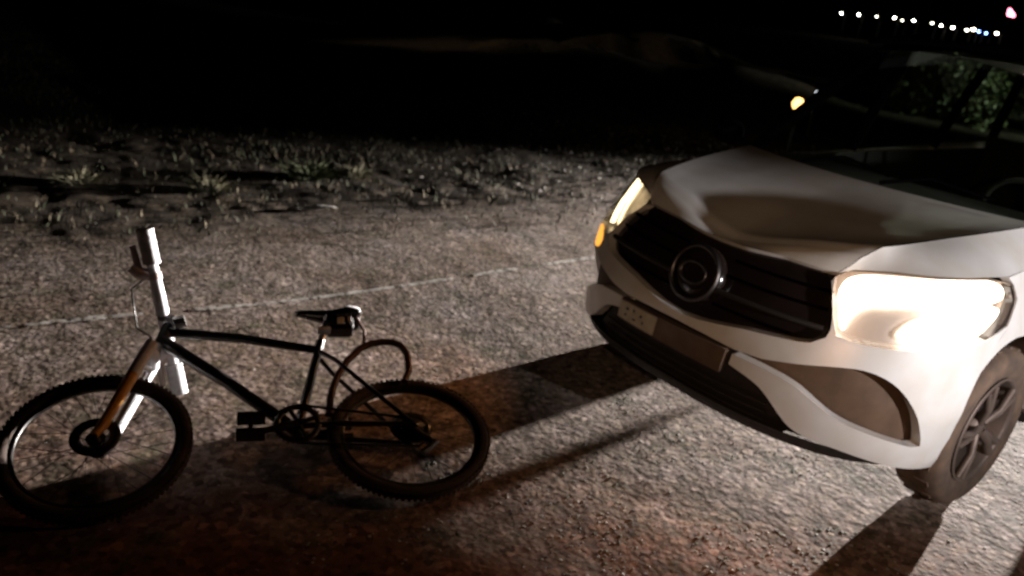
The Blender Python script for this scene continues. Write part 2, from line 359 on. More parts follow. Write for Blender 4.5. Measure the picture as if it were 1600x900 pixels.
# ------------------------------------------------------------------ the car (local: x = -u, y = forward, z = up)
HEAD = R(51); CC = Vector((.66, 2.98, 0))
car = empty('car', CC, math.pi-HEAD)
tag(car, 'white SUV with lit headlights facing the fallen bicycle', 'car')
HA, HB, NE, VR = .91, .70, 2.6, -4.25
_t = np.linspace(-math.pi/2, math.pi/2, 1601)
_u = HA*np.sign(np.sin(_t))*np.abs(np.sin(_t))**(2/NE); _v = -HB+HB*np.clip(np.cos(_t), 0, 1)**(2/NE)
_u = np.concatenate([[-HA], _u, [HA]]); _v = np.concatenate([[VR-1], _v, [VR-1]])
_s = np.concatenate([[0], np.cumsum(np.hypot(np.diff(_u), np.diff(_v)))]); _s -= _s[len(_s)//2]
FZ = [.1, .18, .25, .35, .5, .62, .75, .85, .92, 1.0, 1.1]; FI = [.2, .10, .05, .01, 0, .01, .05, .11, .19, .32, .5]
SZ = [.1, .18, .3, .5, .8, .95, 1.0, 1.1, 1.2]; SI = [.1, .06, .02, 0, .02, .06, .08, .12, .17]
def shell(s, z, off=0.):
    u = np.interp(s, _s, _u); v = np.interp(s, _s, _v); e = .02
    du = np.interp(s+e, _s, _u)-np.interp(s-e, _s, _u); dv = np.interp(s+e, _s, _v)-np.interp(s-e, _s, _v); l = math.hypot(du, dv)
    nu, nv = -dv/l, du/l
    fr = max(0, min(1, nv))**1.5
    i = fr*np.interp(z, FZ, FI)+(1-fr)*np.interp(z, SZ, SI) - off
    return Vector((-(u-nu*i), v-nv*i, z))
def s_at_v(v): return float(np.interp(-v, -_v[len(_v)//2:], _s[len(_s)//2:]))
def smooth_poly(p, it=2):
    for _ in range(it):
        q = []
        for i in range(len(p)):
            a, b = p[i], p[(i+1) % len(p)]
            q += [(a[0]*.75+b[0]*.25, a[1]*.75+b[1]*.25), (a[0]*.25+b[0]*.75, a[1]*.25+b[1]*.75)]
        p = q
    return p
def resample(p, d):
    q = []
    for i in range(len(p)):
        a, b = p[i], p[(i+1) % len(p)]; L = math.hypot(b[0]-a[0], b[1]-a[1]); n = max(1, int(L/d))
        q += [(a[0]+(b[0]-a[0])*k/n, a[1]+(b[1]-a[1])*k/n) for k in range(n)]
    return q
def inside(pt, poly):
    x, y = pt; c = False; j = len(poly)-1
    for i in range(len(poly)):
        xi, yi = poly[i]; xj, yj = poly[j]
        if (yi > y) != (yj > y) and x < (xj-xi)*(y-yi)/(yj-yi)+xi: c = not c
        j = i
    return c
def panel(name, poly, m, parent=car, off=0., depth=.03, res=.035, sm=1, fn=shell, mirror=False, bump=None):
    p = smooth_poly(list(poly), sm) if sm else list(poly)
    if mirror: p = [(-a, b) for a, b in reversed(p)]
    area = sum(p[i][0]*p[(i+1) % len(p)][1]-p[(i+1) % len(p)][0]*p[i][1] for i in range(len(p)))
    if area < 0: p = p[::-1]
    p = resample(p, res*.7)
    P = np.array(p); n0 = len(p); pts = [Vector(q) for q in p]
    xs = np.arange(P[:, 0].min(), P[:, 0].max(), res); ys = np.arange(P[:, 1].min(), P[:, 1].max(), res)
    for i, a in enumerate(xs):
        for b in ys:
            b2 = b + (res/2 if i % 2 else 0)
            if inside((a, b2), p) and ((P-np.array([a, b2]))**2).sum(1).min() > (res*.45)**2: pts.append(Vector((a, b2)))
    r = delaunay_2d_cdt(pts, [(i, (i+1) % n0) for i in range(n0)], [], 1, 1e-5)
    V2, F2 = r[0], r[2]
    mb = MB(); mb.add([fn(q.x, q.y, off + (bump(q.x, q.y) if bump else 0)) for q in V2], [tuple(f) for f in F2], True)
    if depth:
        top = [fn(a, b, off) for a, b in p]; bot = [fn(a, b, off-depth) for a, b in p]
        mb.add(top+bot, [(i, n0+i, n0+(i+1) % n0, (i+1) % n0) for i in range(n0)], True)
    return mb.build(name, m, parent)

mir = lambda l: [(-a, b) for a, b in reversed(l)]
# outlines in (arc length from the centre line, height)
gr_up = [(0, .905), (.12, .908), (.30, .92), (.47, .92), (.525, .90)]
gr_end = [(.575, .83), (.590, .765), (.567, .725)]
gr_lo = [(.50, .700), (.42, .688), (.30, .672), (.20, .652), (.10, .634), (0, .626)]
gr_lo = [(.567, .725), (.54, .706), (.50, .697), (.42, .687), (.30, .672), (.20, .652), (.10, .634), (0, .626)]
grille_half = gr_up+[(.548, .893), (.562, .87), (.575, .83), (.588, .79), (.590, .765), (.584, .745)]+gr_lo
strip_lo = [(0, .592), (.15, .590), (.29, .584)]
fog_up = [(.40, .592), (.54, .622), (.66, .650), (.76, .662), (.865, .632), (.96, .545), (1.030, .43), (1.048, .385)]
fog_lo = [(1.005, .384), (.85, .420), (.695, .458), (.605, .508), (.53, .542), (.415, .560), (.285, .566)]
fang = [(.282, .522), (.40, .497), (.455, .46), (.505, .412), (.56, .368), (.64, .35), (.745, .338), (.985, .287), (1.10, .268), (1.235, .252)]
arch_f = [(1.228, .30), (1.206, .40), (1.212, .50), (1.235, .58)]
seam = [(1.27, .66), (1.335, .745), (1.40, .815)]
lamp_lo = [(1.245, .782), (1.03, .762), (.845, .747), (.70, .742), (.625, .752)]
lamp_in = [(.600, .80), (.572, .86), (.553, .918)]
lamp_up = [(.60, .945), (.83, .972), (1.05, .990), (1.21, .994), (1.33, .980), (1.43, .955), (1.468, .90), (1.43, .845), (1.40, .815)]
def cur(l, it=2):
    for _ in range(it):
        q = [l[0]]
        for a, b in zip(l[:-1], l[1:]): q += [(a[0]*.75+b[0]*.25, a[1]*.75+b[1]*.25), (a[0]*.25+b[0]*.75, a[1]*.25+b[1]*.75)]
        l = q+[l[-1]]
    return l
fog_up = cur(fog_up); fog_lo = cur(fog_lo); fang = cur(fang); arch_f = cur(arch_f+seam); seam = []
lamp_lo = cur(lamp_lo); lamp_in = cur(lamp_in); lamp_up = cur(lamp_up)
half = strip_lo+fog_up+fog_lo+fang+arch_f+seam+lamp_lo+lamp_in
half_top = [(.535, .912)]
rim_in = [(.590, .84), (.606, .765), (.58, .715)]
bump_poly = half+[(.545, .905), (.575, .86), (.588, .83), (.598, .79), (.602, .762), (.594, .735)]+[(a+.006, b-.004) for a, b in gr_lo[:3]]+[(a, b-.004) for a, b in gr_lo[3:]]
bump_full = bump_poly[:-1]+[(0, .622)]
# one bumper for both halves: walk near half bottom ... to centre top, then mirrored half back
bp = bump_full+mir(bump_full)[1:-1]
panel('front_bumper', bp, M['paint'], depth=.045, res=.03, sm=0)
gp = grille_half+mir(grille_half)[1:-1]
gf = lambda s, z, off=0.: shell(s, z, off)
panel('grille', gp, M['gloss_black'], off=-.030, depth=.03, res=.035, sm=0)
grille = car.children[-1] if False else [c for c in car.children if c.name.startswith('grille')][0]
for zz in (.70, .81, .865):
    lim = .57 if zz > .72 else .47
    for sgn in (-1, 1):
        b = MB(); b.tube([shell(sgn*q, zz+.02*q*q, -.022) for q in np.linspace(.12, lim, 14)], .006, 6); b.build('slat', M['matte_black'], grille)
b = MB(); b.tube([shell(q, .752+.01*abs(q), -.012) for q in np.linspace(.12, .575, 16)], .011, 8); b.build('crossbar', M['black_plastic'], grille)
b = MB(); b.tube([shell(-q, .752+.01*abs(q), -.012) for q in np.linspace(.12, .575, 16)], .011, 8); b.build('crossbar', M['black_plastic'], grille)
# round badge
bc = shell(.01, .79, .022); bn = Vector((0, .955, .297)).normalized()
Mb = Matrix.Translation(bc) @ bn.to_track_quat('Z', 'Y').to_matrix().to_4x4()
b = MB(); b.lathe([(0, .0), (.07, .004), (.108, -.006), (.114, -.05)], Mb, 48); badge = b.build('badge', M['gloss_black'], car)
b = MB(); b.tube([Mb @ Vector((.108*math.cos(a), .108*math.sin(a), .004)) for a in np.linspace(0, 2*math.pi, 49)[:-1]], .011, 8, True); b.build('badge_ring', M['badge_metal'], badge)
b = MB(); b.tube([Mb @ Vector((.062*math.cos(a), .042*math.sin(a), .012)) for a in np.linspace(0, 2*math.pi, 41)[:-1]], .008, 8, True); b.build('emblem', M['badge_metal'], badge)
# dark backing behind all openings of the bumper
back = [(-1.15, .29), (1.15, .29), (1.15, .68), (.6, .93), (-.6, .93), (-1.15, .68)]
panel('bumper_backing', back, M['black_plastic'], off=-.11, depth=0, res=.06, sm=0)
fogp = [(.26, .600)]+[(a, b+.018) for a, b in fog_up[:-1]]+[(1.065, .37), (1.0, .365)]+[(a, b-.018) for a, b in fog_lo[1:-1]]+[(.26, .55)]
for mr_ in (False, True):
    fo = panel('fog_lamp_recess', fogp, M['brown_plastic'], off=-.055, depth=0, res=.04, sm=1, mirror=mr_)
intake = [(-.30, .565), (.30, .565), (.42, .49), (.50, .40), (.56, .345), (.52, .30), (-.52, .30), (-.56, .345), (-.50, .40), (-.42, .49)]
it = panel('lower_intake', intake, M['black_plastic'], off=-.05, depth=0, res=.05, sm=0)
for zz in (.34, .375, .41):
    b = MB(); b.tube([shell(q, zz, -.038) for q in np.linspace(-.45, .45, 16)], .007, 6); b.build('slat', M['black_plastic'], it)
b = MB()
P = [[shell(s, z, o_) for s in np.linspace(-1.15, 1.15, 60)] for z, o_ in ((.335, -.012), (.285, -.02), (.265, -.05), (.27, -.12))]
b.grid(P, flip=True); b.build('bumper_lip', M['black_plastic'], car)
# number plate: bright left part, shaded rest painted as a brown panel
panel('plate_shaded', [(-.31, .478), (.255, .478), (.262, .575), (-.305, .568)], M['plate_brown'], off=.012, depth=.03, res=.04, sm=0)
pl_ = panel('license_plate', [(-.30, .487), (-.085, .487), (-.08, .566), (-.298, .562)], M['plate'], off=.02, depth=.01, res=.04, sm=0)
pl_['label'] = 'bright left part of the plate with smudged dark characters'
for k, (cs, cz, dx, dz) in enumerate(((-.245, .540, .020, .012), (-.205, .545, .012, .014), (-.160, .538, .016, .012), (-.250, .512, .014, .012), (-.195, .510, .022, .009), (-.145, .515, .010, .013))):
    panel('character', [(cs-dx/2, cz-dz/2), (cs+dx/2, cz-dz/2*.7), (cs+dx/2*.8, cz+dz/2), (cs-dx/2*.7, cz+dz/2)], M['plate_ink'], pl_, off=.0225, depth=0, res=.02, sm=0)
# headlights
lamp_poly = lamp_lo[::-1]+lamp_up[::-1]+lamp_in[::-1]
def shrink(p, f):
    cx_ = sum(a for a, b in p)/len(p); cz_ = sum(b for a, b in p)/len(p); return [(cx_+(a-cx_)*f, cz_+(b-cz_)*f) for a, b in p]
for mr_ in (False, True):
    sg = -1 if mr_ else 1
    hl = panel('headlight', shrink(lamp_poly, .995), M['lens'], off=.002, depth=.0, res=.04, sm=0, mirror=mr_)
    panel('reflector', shrink(lamp_poly, 1.0), M['reflector' if sg > 0 else 'dull_chrome'], hl, off=-.06, depth=-.058, res=.05, sm=0, mirror=mr_)
    if sg > 0:
        panel('light_strip', [(.625, .930), (.83, .956), (1.05, .975), (1.22, .981), (1.36, .965), (1.43, .93), (1.42, .89), (1.25, .897), (1.02, .893), (.80, .870), (.70, .855), (.655, .80), (.652, .762), (.630, .770), (.603, .83), (.580, .89)], M['drl'], hl, off=-.03, depth=.02, res=.03, sm=2)
        panel('light_strip', [(.84, .762), (1.03, .772), (1.24, .794), (1.37, .832), (1.405, .865), (1.32, .882), (1.14, .874), (1.0, .862), (.90, .83)], M['drl'], hl, off=-.03, depth=.02, res=.03, sm=2)
    else:
        panel('light_strip', [(.785, .762), (.84, .772), (.95, .86), (1.05, .95), (1.0, .965), (.93, .93), (.86, .85)], M['drl_warm'], hl, off=-.03, depth=.02, res=.03, sm=1, mirror=True)
    panel('corner_trim', [(1.40, .815), (1.43, .845), (1.468, .90), (1.43, .955), (1.41, .955), (1.44, .90), (1.40, .85), (1.36, .822), (1.30, .80), (1.245, .782)], M['gloss_black'], hl, off=-.004, depth=.03, res=.03, sm=0, mirror=mr_)
for sg in (1, -1):
    lb = bpy.data.lights.new('headlight_beam', 'SPOT'); lb.energy = (12 if sg > 0 else 14); lb.color = (1, .52, .27) if sg > 0 else (1, .42, .14); lb.spot_size = R(105 if sg > 0 else 80); lb.spot_blend = 1; lb.shadow_soft_size = .04
    lo_ = bpy.data.objects.new('headlight_beam', lb); col.objects.link(lo_); lo_.parent = car
    lo_.location = shell(sg*.74, .86, .06); lo_.rotation_euler = Vector((.10 if sg > 0 else .30, 1, -.75 if sg > 0 else -.62)).to_track_quat('-Z', 'Y').to_euler()
ind = panel('indicator', [(.70, .66), (.80, .67), (.84, .74), (.80, .752), (.70, .742), (.66, .70)], M['amber'], off=.004, depth=.01, res=.03, sm=1, mirror=True)
ind['label'] = 'lit amber indicator below the far headlight'

# hood, fenders, cowl, glasshouse
def top_z(s):   # top edge of the shell
    return float(np.interp(abs(s), [0, .12, .30, .47, .56, .62, .83, 1.05, 1.21, 1.40, 1.6, 2.0, 3.0, 4.6], [.912, .915, .927, .928, .932, .952, .980, .998, 1.003, .99, 1.0, 1.03, 1.06, 1.10]))
SE = .56
lipc = [(-SE + 2*SE*i/48) for i in range(49)]
def crease(r):  # near-side crease line, r 0..1 from lip to cowl
    a = shell(SE, top_z(SE)+.004)
    v = a.y + (-1.22-a.y)*r; u = -a.x + (.72+a.x)*r**.6
    return Vector((-u, v, float(np.interp(r, [0, .04, .12, .45, 1], [a.z, .995, 1.045, 1.078, 1.118]))))
def cowl(q): return Vector((-.72*q, -1.22+.16*(1-q*q), 1.116+.006*(1-q*q)))
rows = []
NR, NQ = 44, 48
for i in range(NR+1):
    r = i/NR; row = []
    for j in range(NQ+1):
        q = -1+2*j/NQ; lip = shell(SE*q, top_z(SE*q)+.004)
        c1 = crease(r); c0 = Vector((-c1.x, c1.y, c1.z)); cw = cowl(q)
        side = c1 if q > 0 else c0
        P = lip.lerp(cw, r)
        # side interpolation correction (Coons)
        l0, l1 = shell(-SE, top_z(SE)+.004), shell(SE, top_z(SE)+.004); k0, k1 = cowl(-1), cowl(1); tq = (q+1)/2
        P = P + (c0.lerp(c1, tq) - (l0.lerp(k0, r).lerp(l1.lerp(k1, r), tq)))
        bul = (1-math.exp(-r/.032))*(1-r)**1.1*1.15
        aq = math.sqrt(q*q+.012); ridge = .118*(aq-1.006)
        P.z += bul*ridge + .034*min(1, r/.06)**.6*math.exp(-r/.10)*(1-r)*(1-abs(q)**6) - .0*r
        row.append(P)
    rows.append(row)
b = MB(); b.grid(rows)
# rolled front edge
edge = [[p.copy() for p in rows[0]], [p+Vector((0, -.012, -.018)) for p in rows[0]]]
b.grid(edge, flip=True); hood = b.build('hood', M['paint'], car)
for sgn in (1, -1):
    F = []
    for i in range(41):
        r = i/40; c = crease(r)
        s0 = SE+.01; s1 = s_at_v(-1.30); s_ = s0+(s1-s0)*r; T = shell(s_, top_z(s_))
        row = []
        for k in range(9):
            q = k/8; P = c.lerp(T, q) + Vector((0, 0, .006*math.sin(math.pi*q)*min(1, r*4))) + Vector((0, 0, -.004*(1-q)))
            P.x *= sgn; row.append(P)
        F.append(row)
    b = MB(); b.grid(F, flip=(sgn > 0))
    fend = b.build('fender', M['paint'], car)
    sc = s_at_v(-.90)
    fp = [(1.235, .58), (1.27, .66), (1.335, .745), (1.405, .812), (1.436, .845), (1.474, .90), (1.436, .957), (1.40, .985)] + [(1.6, 1.0), (s_at_v(-1.30), top_z(s_at_v(-1.30)))] + [(s_at_v(-1.33), .5), (s_at_v(-1.34), .31)]
    ar = []
    for a in np.linspace(0, 150, 22):
        v_ = -.90-.405*math.cos(R(a)); z_ = .345+.405*math.sin(R(a))
        if v_ < -.52: ar.append((s_at_v(v_), z_))
    fp += ar
    panel('side_panel', fp, M['paint'], fend, depth=.04, res=.045, sm=0, mirror=sgn < 0)
    # doors and rear quarter
    def vs_(v): return s_at_v(v)
    belt = lambda s: top_z(s)
    d1 = [(vs_(-1.345), .31), (vs_(-2.35), .31), (vs_(-2.35), belt(vs_(-2.35))), (vs_(-1.9), belt(vs_(-1.9))), (vs_(-1.31), belt(vs_(-1.31)))]
    d2 = [(vs_(-2.36), .31), (vs_(-3.12), .31)]+[(vs_(-3.52-.40*math.cos(R(180-a))*1.0), .345+.40*math.sin(R(a))) for a in (0, 25, 50, 70)]+[(vs_(-3.36), belt(vs_(-3.36))), (vs_(-2.36), belt(vs_(-2.36)))]
    d2 = [(vs_(-2.36), .31), (vs_(-3.10), .31), (vs_(-3.14), .5), (vs_(-3.24), .64), (vs_(-3.38), .74), (vs_(-3.40), belt(vs_(-3.4))), (vs_(-2.36), belt(vs_(-2.36)))]
    d3 = [(vs_(-3.41), .76), (vs_(-3.52), .77), (vs_(-3.7), .73), (vs_(-3.85), .62), (vs_(-3.95), .40), (vs_(-3.98), .33), (vs_(-4.45), .38), (vs_(-4.5), .8), (vs_(-4.42), belt(vs_(-4.42))), (vs_(-3.41), belt(vs_(-3.41)))]
    for nm, pp in (('door', d1), ('door', d2), ('rear_quarter', d3)):
        dd = panel(nm, pp, M['paint'], depth=.03, res=.09, sm=0, mirror=sgn < 0)
        if nm == 'door':
            e = pp[1][0]-.12; hb = MB(); hb.tube([shell(sgn*(e+q), .93, .03 if .01 < abs(q-.0) < .2 else .0) for q in (-.09, -.08, 0.02, .09, .10)], .012, 8); hb.build('handle', M['paint'], dd)
    sb = MB(); sb.tube([shell(sgn*s_, .30, -.02) for s_ in np.linspace(vs_(-1.36), vs_(-3.08), 8)], .045, 8); sb.build('sill', M['black_plastic'], car)
b = MB()
P = [[Vector((x*(1-.06*k), -1.06-.16*x*x/.43-.10*k, 1.085-.02*k)) for x in np.linspace(-.68, .68, 20)] for k in (-.6, 0, 1, 1.6)]
b.grid(P, flip=False); b.build('cowl_panel', M['matte_black'], car)
def ws(q, r):   # windscreen
    u0, u1 = .70, .585; u = (u0+(u1-u0)*r)*q
    return Vector((-u, (-1.22+.15*(1-q*q))+(-.98+.02*(1-q*q))*r, 1.10+.62*r+.035*math.sin(math.pi*r)))
b = MB(); b.grid([[ws(-1+2*i/24, j/14) for i in range(25)] for j in range(15)]); b.build('windscreen', M['windscreen'], car)
def roofp(q, r):
    u = (.585+.01*math.sin(math.pi*r))*q*1.04; z0 = 1.72+.035*math.sin(math.pi*min(1, r*1.1))-.06*r
    v = -2.05+.02*(1-q*q)-.0+( -4.02+2.05)*r
    return Vector((-u, v+(-.15 if True else 0)*0, z0+.035*(1-q*q)-.02))
b = MB(); b.grid([[roofp(-1+2*i/20, -.075+1.075*j/24) for i in range(21)] for j in range(25)]); ro = b.build('roof', M['matte_black'], car)
so = ro.modifiers.new('thick', 'SOLIDIFY'); so.thickness = .03; so.offset = -1
for sgn in (1, -1):
    X = lambda u: -u*sgn
    b = MB(); b.tube([Vector((X(.80), -1.18, 1.03)), Vector((X(.715), -1.25, 1.10)), Vector((X(.65), -1.73, 1.44)), Vector((X(.60), -2.20, 1.725)), Vector((X(.60), -2.5, 1.75))], [.03, .032, .034, .034, .03], 8)
    b.build('windscreen_pillar', M['matte_black'], car)
    b = MB(); b.tube([Vector((X(.60), -2.15, 1.715)), Vector((X(.61), -3.0, 1.735)), Vector((X(.60), -3.95, 1.67))], .03, 8); b.build('roof_rail', M['matte_black'], car)
    for v0, v1 in ((-2.36, -2.40), (-3.40, -3.46), (-4.28, -4.02)):
        b = MB(); b.tube([Vector((X(.80), v0, 1.06)), Vector((X(.70), (v0+v1)/2, 1.42)), Vector((X(.605), v1, 1.71))], .035, 8); b.build('pillar', M['matte_black'], car)
    for a0, a1, c0, c1 in ((-1.36, -2.30, -2.15, -2.36), (-2.42, -3.36, -2.44, -3.42), (-3.46, -4.22, -3.5, -3.98)):
        b = MB(); b.grid([[Vector((X(.795), a0+(a1-a0)*i/4, 1.06)).lerp(Vector((X(.608), c0+(c1-c0)*i/4, 1.70)), j/4)+Vector((X(.03*math.sin(math.pi*j/4)), 0, 0)) for i in range(5)] for j in range(5)])
        b.build('side_window', M['side_glass'], car)
    # mirror
    b = MB(); b.tube([Vector((X(.80), -1.40, 1.08)), Vector((X(.90), -1.36, 1.11))], .02, 8); mi_ = b.build('wing_mirror', M['matte_black'], car)
    bm = bmesh.new(); bmesh.ops.create_uvsphere(bm, u_segments=18, v_segments=10, radius=1)
    me = bpy.data.meshes.new('mirror_cap')
    for q in bm.verts: q.co = Vector((X(.98)+q.co.x*.105, -1.36+q.co.y*(.07 if q.co.y > 0 else .03), 1.14+q.co.z*.075))
    for f in bm.faces: f.smooth = True
    bm.to_mesh(me); bm.free(); me.materials.append(M['matte_black']); oo = bpy.data.objects.new('mirror_cap', me); col.objects.link(oo); oo.parent = mi_
# rear end
b = MB(); rr = []
for z, v, hu in ((.33, -4.36, .82), (.5, -4.45, .88), (.8, -4.46, .89), (1.05, -4.38, .83)):
    rr.append([Vector((-hu*math.sin(a)*1.0, v-.10*math.cos(a)+.1, z)) for a in np.linspace(-math.pi/2, math.pi/2, 17)])
b.grid(rr, flip=True); tg_ = b.build('tailgate', M['paint'], car)
b = MB(); b.grid([[Vector((-(.80-.2*j/4)*q, -4.36+.36*j/4-.04*(1-q*q), 1.05+.63*j/4)) for q in np.linspace(-1, 1, 9)] for j in range(5)], flip=True); b.build('rear_window', M['side_glass'], car)
b = MB(); b.box((0, -2.35, .40), (1.45, 3.9, .18)); b.build('underbody', M['black_plastic'], car)
b = MB(); b.tube([Vector((.56, -3.9, .31)), Vector((.56, -4.1, .295)), Vector((.56, -4.46, .29))], [.032, .028, .026], 12); b.build('shadow_pipe', M['dull_chrome'], car)  # pipe added low under the tail to cast a thin shadow strip
# wipers
for x0 in (.45, -.15):
    b = MB(); b.tube([ws(-x0, .02)+Vector((0, .02, .02)), ws(-x0+.25, .10)+Vector((0, .02, .02)), ws(-x0+.62, .07)+Vector((0, .015, .015))], [.009, .007, .006], 6); b.build('wiper', M['matte_black'], car)
# cabin
b = MB(); b.grid([[Vector((x, -1.35-.45*k, 1.06+.02*math.sin(k*3)-.22*max(0, k-.7))) for x in np.linspace(-.66, .66, 8)] for k in np.linspace(0, 1.2, 6)]); b.build('dashboard', M['dash'], car)
b = MB(); b.tube([Vector((-.36+.18*math.cos(a), -2.02+.06*math.sin(a), 1.0+.17*math.sin(a))) for a in np.linspace(0, 6.283, 25)[:-1]], .014, 8, True); b.build('steering_wheel', M['dash'], car)
b = MB(); b.grid([[roofp(-.97+1.94*i/12, -.05+1.02*j/14)+Vector((0, 0, -.036)) for i in range(13)] for j in range(15)], flip=True); b.build('headliner', M['seat'], car)
for sgn in (1, -1):
    b = MB(); b.grid([[Vector((-sgn*(.775-.01*k), v_, z_)) for v_ in np.linspace(-1.3, -4.2, 8)] for k, z_ in enumerate((.45, .7, .9, 1.055))]); b.build('door_trim', M['seat'], car)
b = MB(); b.grid([[Vector((x, -4.12, z)) for x in np.linspace(-.76, .76, 5)] for z in np.linspace(.5, 1.14, 3)]); b.grid([[Vector((x, v, .52)) for x in np.linspace(-.76, .76, 5)] for v in np.linspace(-1.3, -4.12, 5)]); b.build('cabin_floor', M['seat'], car)
# wheels
def wheel(u, v, steer=0):
    W = empty('wheel'); W.parent = car; W.location = (-u, v, .345)
    sg = 1 if u > 0 else -1
    A = Matrix.Rotation(R(steer), 4, 'Z') @ Matrix.Rotation(R(-90*sg), 4, 'Y')   # local z -> outward
    b = MB(); b.lathe([(.225, -.08), (.25, -.09), (.31, -.095), (.335, -.078), (.343, -.03), (.344, 0), (.343, .03), (.335, .078), (.31, .095), (.25, .09), (.225, .08)], A, 56)
    for k in range(44):   # tread blocks
        a = 2*math.pi*k/44; c = A @ Vector((.3415*math.cos(a), .3415*math.sin(a), .032*(1 if k % 2 else -1)))
        b.box(c, (.010, .030, .055), (A.to_3x3() @ Matrix.Rotation(a, 3, 'Z')))
    b.build('tyre', M['rubber'], W)
    b = MB(); b.lathe([(.228, .088), (.222, .095), (.212, .08), (.205, .0), (.20, -.09)], A, 48)
    for k in range(5):
        a0 = 2*math.pi*k/5+.3
        for da in (-.13, .13):
            b.tube([A @ Vector((.03*math.cos(a0), .03*math.sin(a0), .06)), A @ Vector((.11*math.cos(a0+da*.6), .11*math.sin(a0+da*.6), .082)), A @ Vector((.212*math.cos(a0+da), .212*math.sin(a0+da), .078))], [.026, .02, .022], 6, flat=.7)
    b.lathe([(0, .075), (.03, .074), (.055, .062), (.06, .03)], A, 24); b.build('rim', M['alloy'], W)
    b = MB(); b.lathe([(.03, -.01), (.15, -.01), (.15, -.03), (.03, -.03)], A, 32, True); b.build('brake_disc', M['disc'], W)
wheel(.81, -.90, 0); wheel(-.81, -.90, 0); wheel(.80, -3.52); wheel(-.80, -3.52)
for sgn in (1, -1):
    for v0 in (-.90, -3.52):
        b = MB(); P = []
        for a in np.linspace(-25, 205, 22):
            P.append([Vector((-sgn*u_, v0+.40*math.cos(R(a)), max(.31, .345+.40*math.sin(R(a))))) for u_ in (.60, .74, .865)])
        b.grid(P); b.build('wheel_arch_liner', M['brown_plastic'], car)

# ------------------------------------------------------------------ the fallen bicycle
B0 = Vector((-1.332, 2.300, 0)); TL = R(22); BZ = .130
bike = empty('bicycle', (B0.x, B0.y, 0), R(17.64))
tag(bike, 'black bicycle lying on its side on the earth, handlebar up', 'bicycle')
def bk(a, b_, n_=0.): return Vector((a, b_*math.cos(TL)-n_*math.sin(TL), BZ+b_*math.sin(TL)+n_*math.cos(TL)))
TB = Matrix(((1, 0, 0), (0, math.cos(TL), -math.sin(TL)), (0, math.sin(TL), math.cos(TL))))
TB0 = TB
def bwheel(a0, b0, n0=0, tw=0):
    TB = TB0 @ Matrix.Rotation(R(tw), 3, 'X')
    Mx = Matrix.Translation(bk(a0, b0, n0)) @ TB.to_4x4()
    W = empty('wheel'); W.parent = bike
    b = MB(); b.tube([Mx @ Vector((.281*math.cos(t), .281*math.sin(t), 0)) for t in np.linspace(0, 2*math.pi, 73)[:-1]], .025, 10, True)
    for k in range(90):
        t = 2*math.pi*k/90
        for zz in (-.012, .012): b.box(Mx @ Vector((.3025*math.cos(t+zz*2), .3025*math.sin(t+zz*2), zz)), (.005, .011, .013), TB @ Matrix.Rotation(t, 3, 'Z'))
    b.build('tyre', M['tyre'], W)
    b = MB(); b.lathe([(.264, .010), (.248, .012), (.244, 0), (.248, -.012), (.264, -.010)], Mx, 64); b.build('rim', M['frame'], W)
    b = MB()
    for k in range(28):
        t = 2*math.pi*k/28; s_ = 1 if k % 2 else -1; d = .45 if (k//2) % 2 else -.45
        b.tube([Mx @ Vector((.026*math.cos(t+d*2.6), .026*math.sin(t+d*2.6), .028*s_)), Mx @ Vector((.248*math.cos(t), .248*math.sin(t), 0))], .0012, 4, cap=False)
    sp = b.build('spokes', M['frame'], W); sp['kind'] = 'stuff'
    b = MB(); b.lathe([(0, .058), (.012, .055), (.014, .036), (.032, .034), (.030, .026), (.018, .022), (.018, -.022), (.030, -.026), (.032, -.034), (.014, -.036), (.012, -.055), (0, -.058)], Mx, 20); b.build('hub', M['frame'], W)
    b = MB(); b.lathe([(.045, .040), (.08, .040), (.08, .043), (.045, .043)], Mx, 28, True); b.build('brake_rotor', M['frame'], W)
    return W
bwheel(0, 0, 0, -2); rw = bwheel(1.0727, 0, -.01, -9)
Mr = Matrix.Translation(bk(1.0727, 0)) @ TB.to_4x4()
b = MB()
for k, rad in enumerate((.055, .047, .039, .031, .025)): b.lathe([(.01, .03+.005*k), (rad, .03+.005*k), (rad, .0325+.005*k), (.01, .0325+.005*k)], Mr, 24, True)
b.build('cassette', M['frame'], rw)
BBp, SC, HT, HBm = (.66, .03), (.745, .43), (.172, .555), (.150, .455)
b = MB()
b.tube([bk(*HT), bk(*HBm)], .024, 12)
b.tube([bk(.165, .525), bk(.45, .49), bk(.745, .425)], [.021, .019, .017], 12)
b.tube([bk(.155, .475), bk(.40, .27), bk(*BBp)], [.027, .024, .024], 12)
b.tube([bk(*SC), bk(*BBp)], .017, 12); b.tube([bk(.753, .47), bk(*SC)], .0185, 12)
for sg in (-1, 1):
    b.tube([bk(.68, .03, .03*sg), bk(.80, .025, .045*sg), bk(1.07, 0, .062*sg)], [.012, .011, .010], 8)
    b.tube([bk(.748, .40, .02*sg), bk(.80, .34, .045*sg), bk(1.07, 0.01, .062*sg)], [.010, .009, .009], 8)
b.tube([bk(BBp[0], BBp[1], -.036), bk(BBp[0], BBp[1], .036)], .022, 12)
b.build('frame', M['frame'], bike)
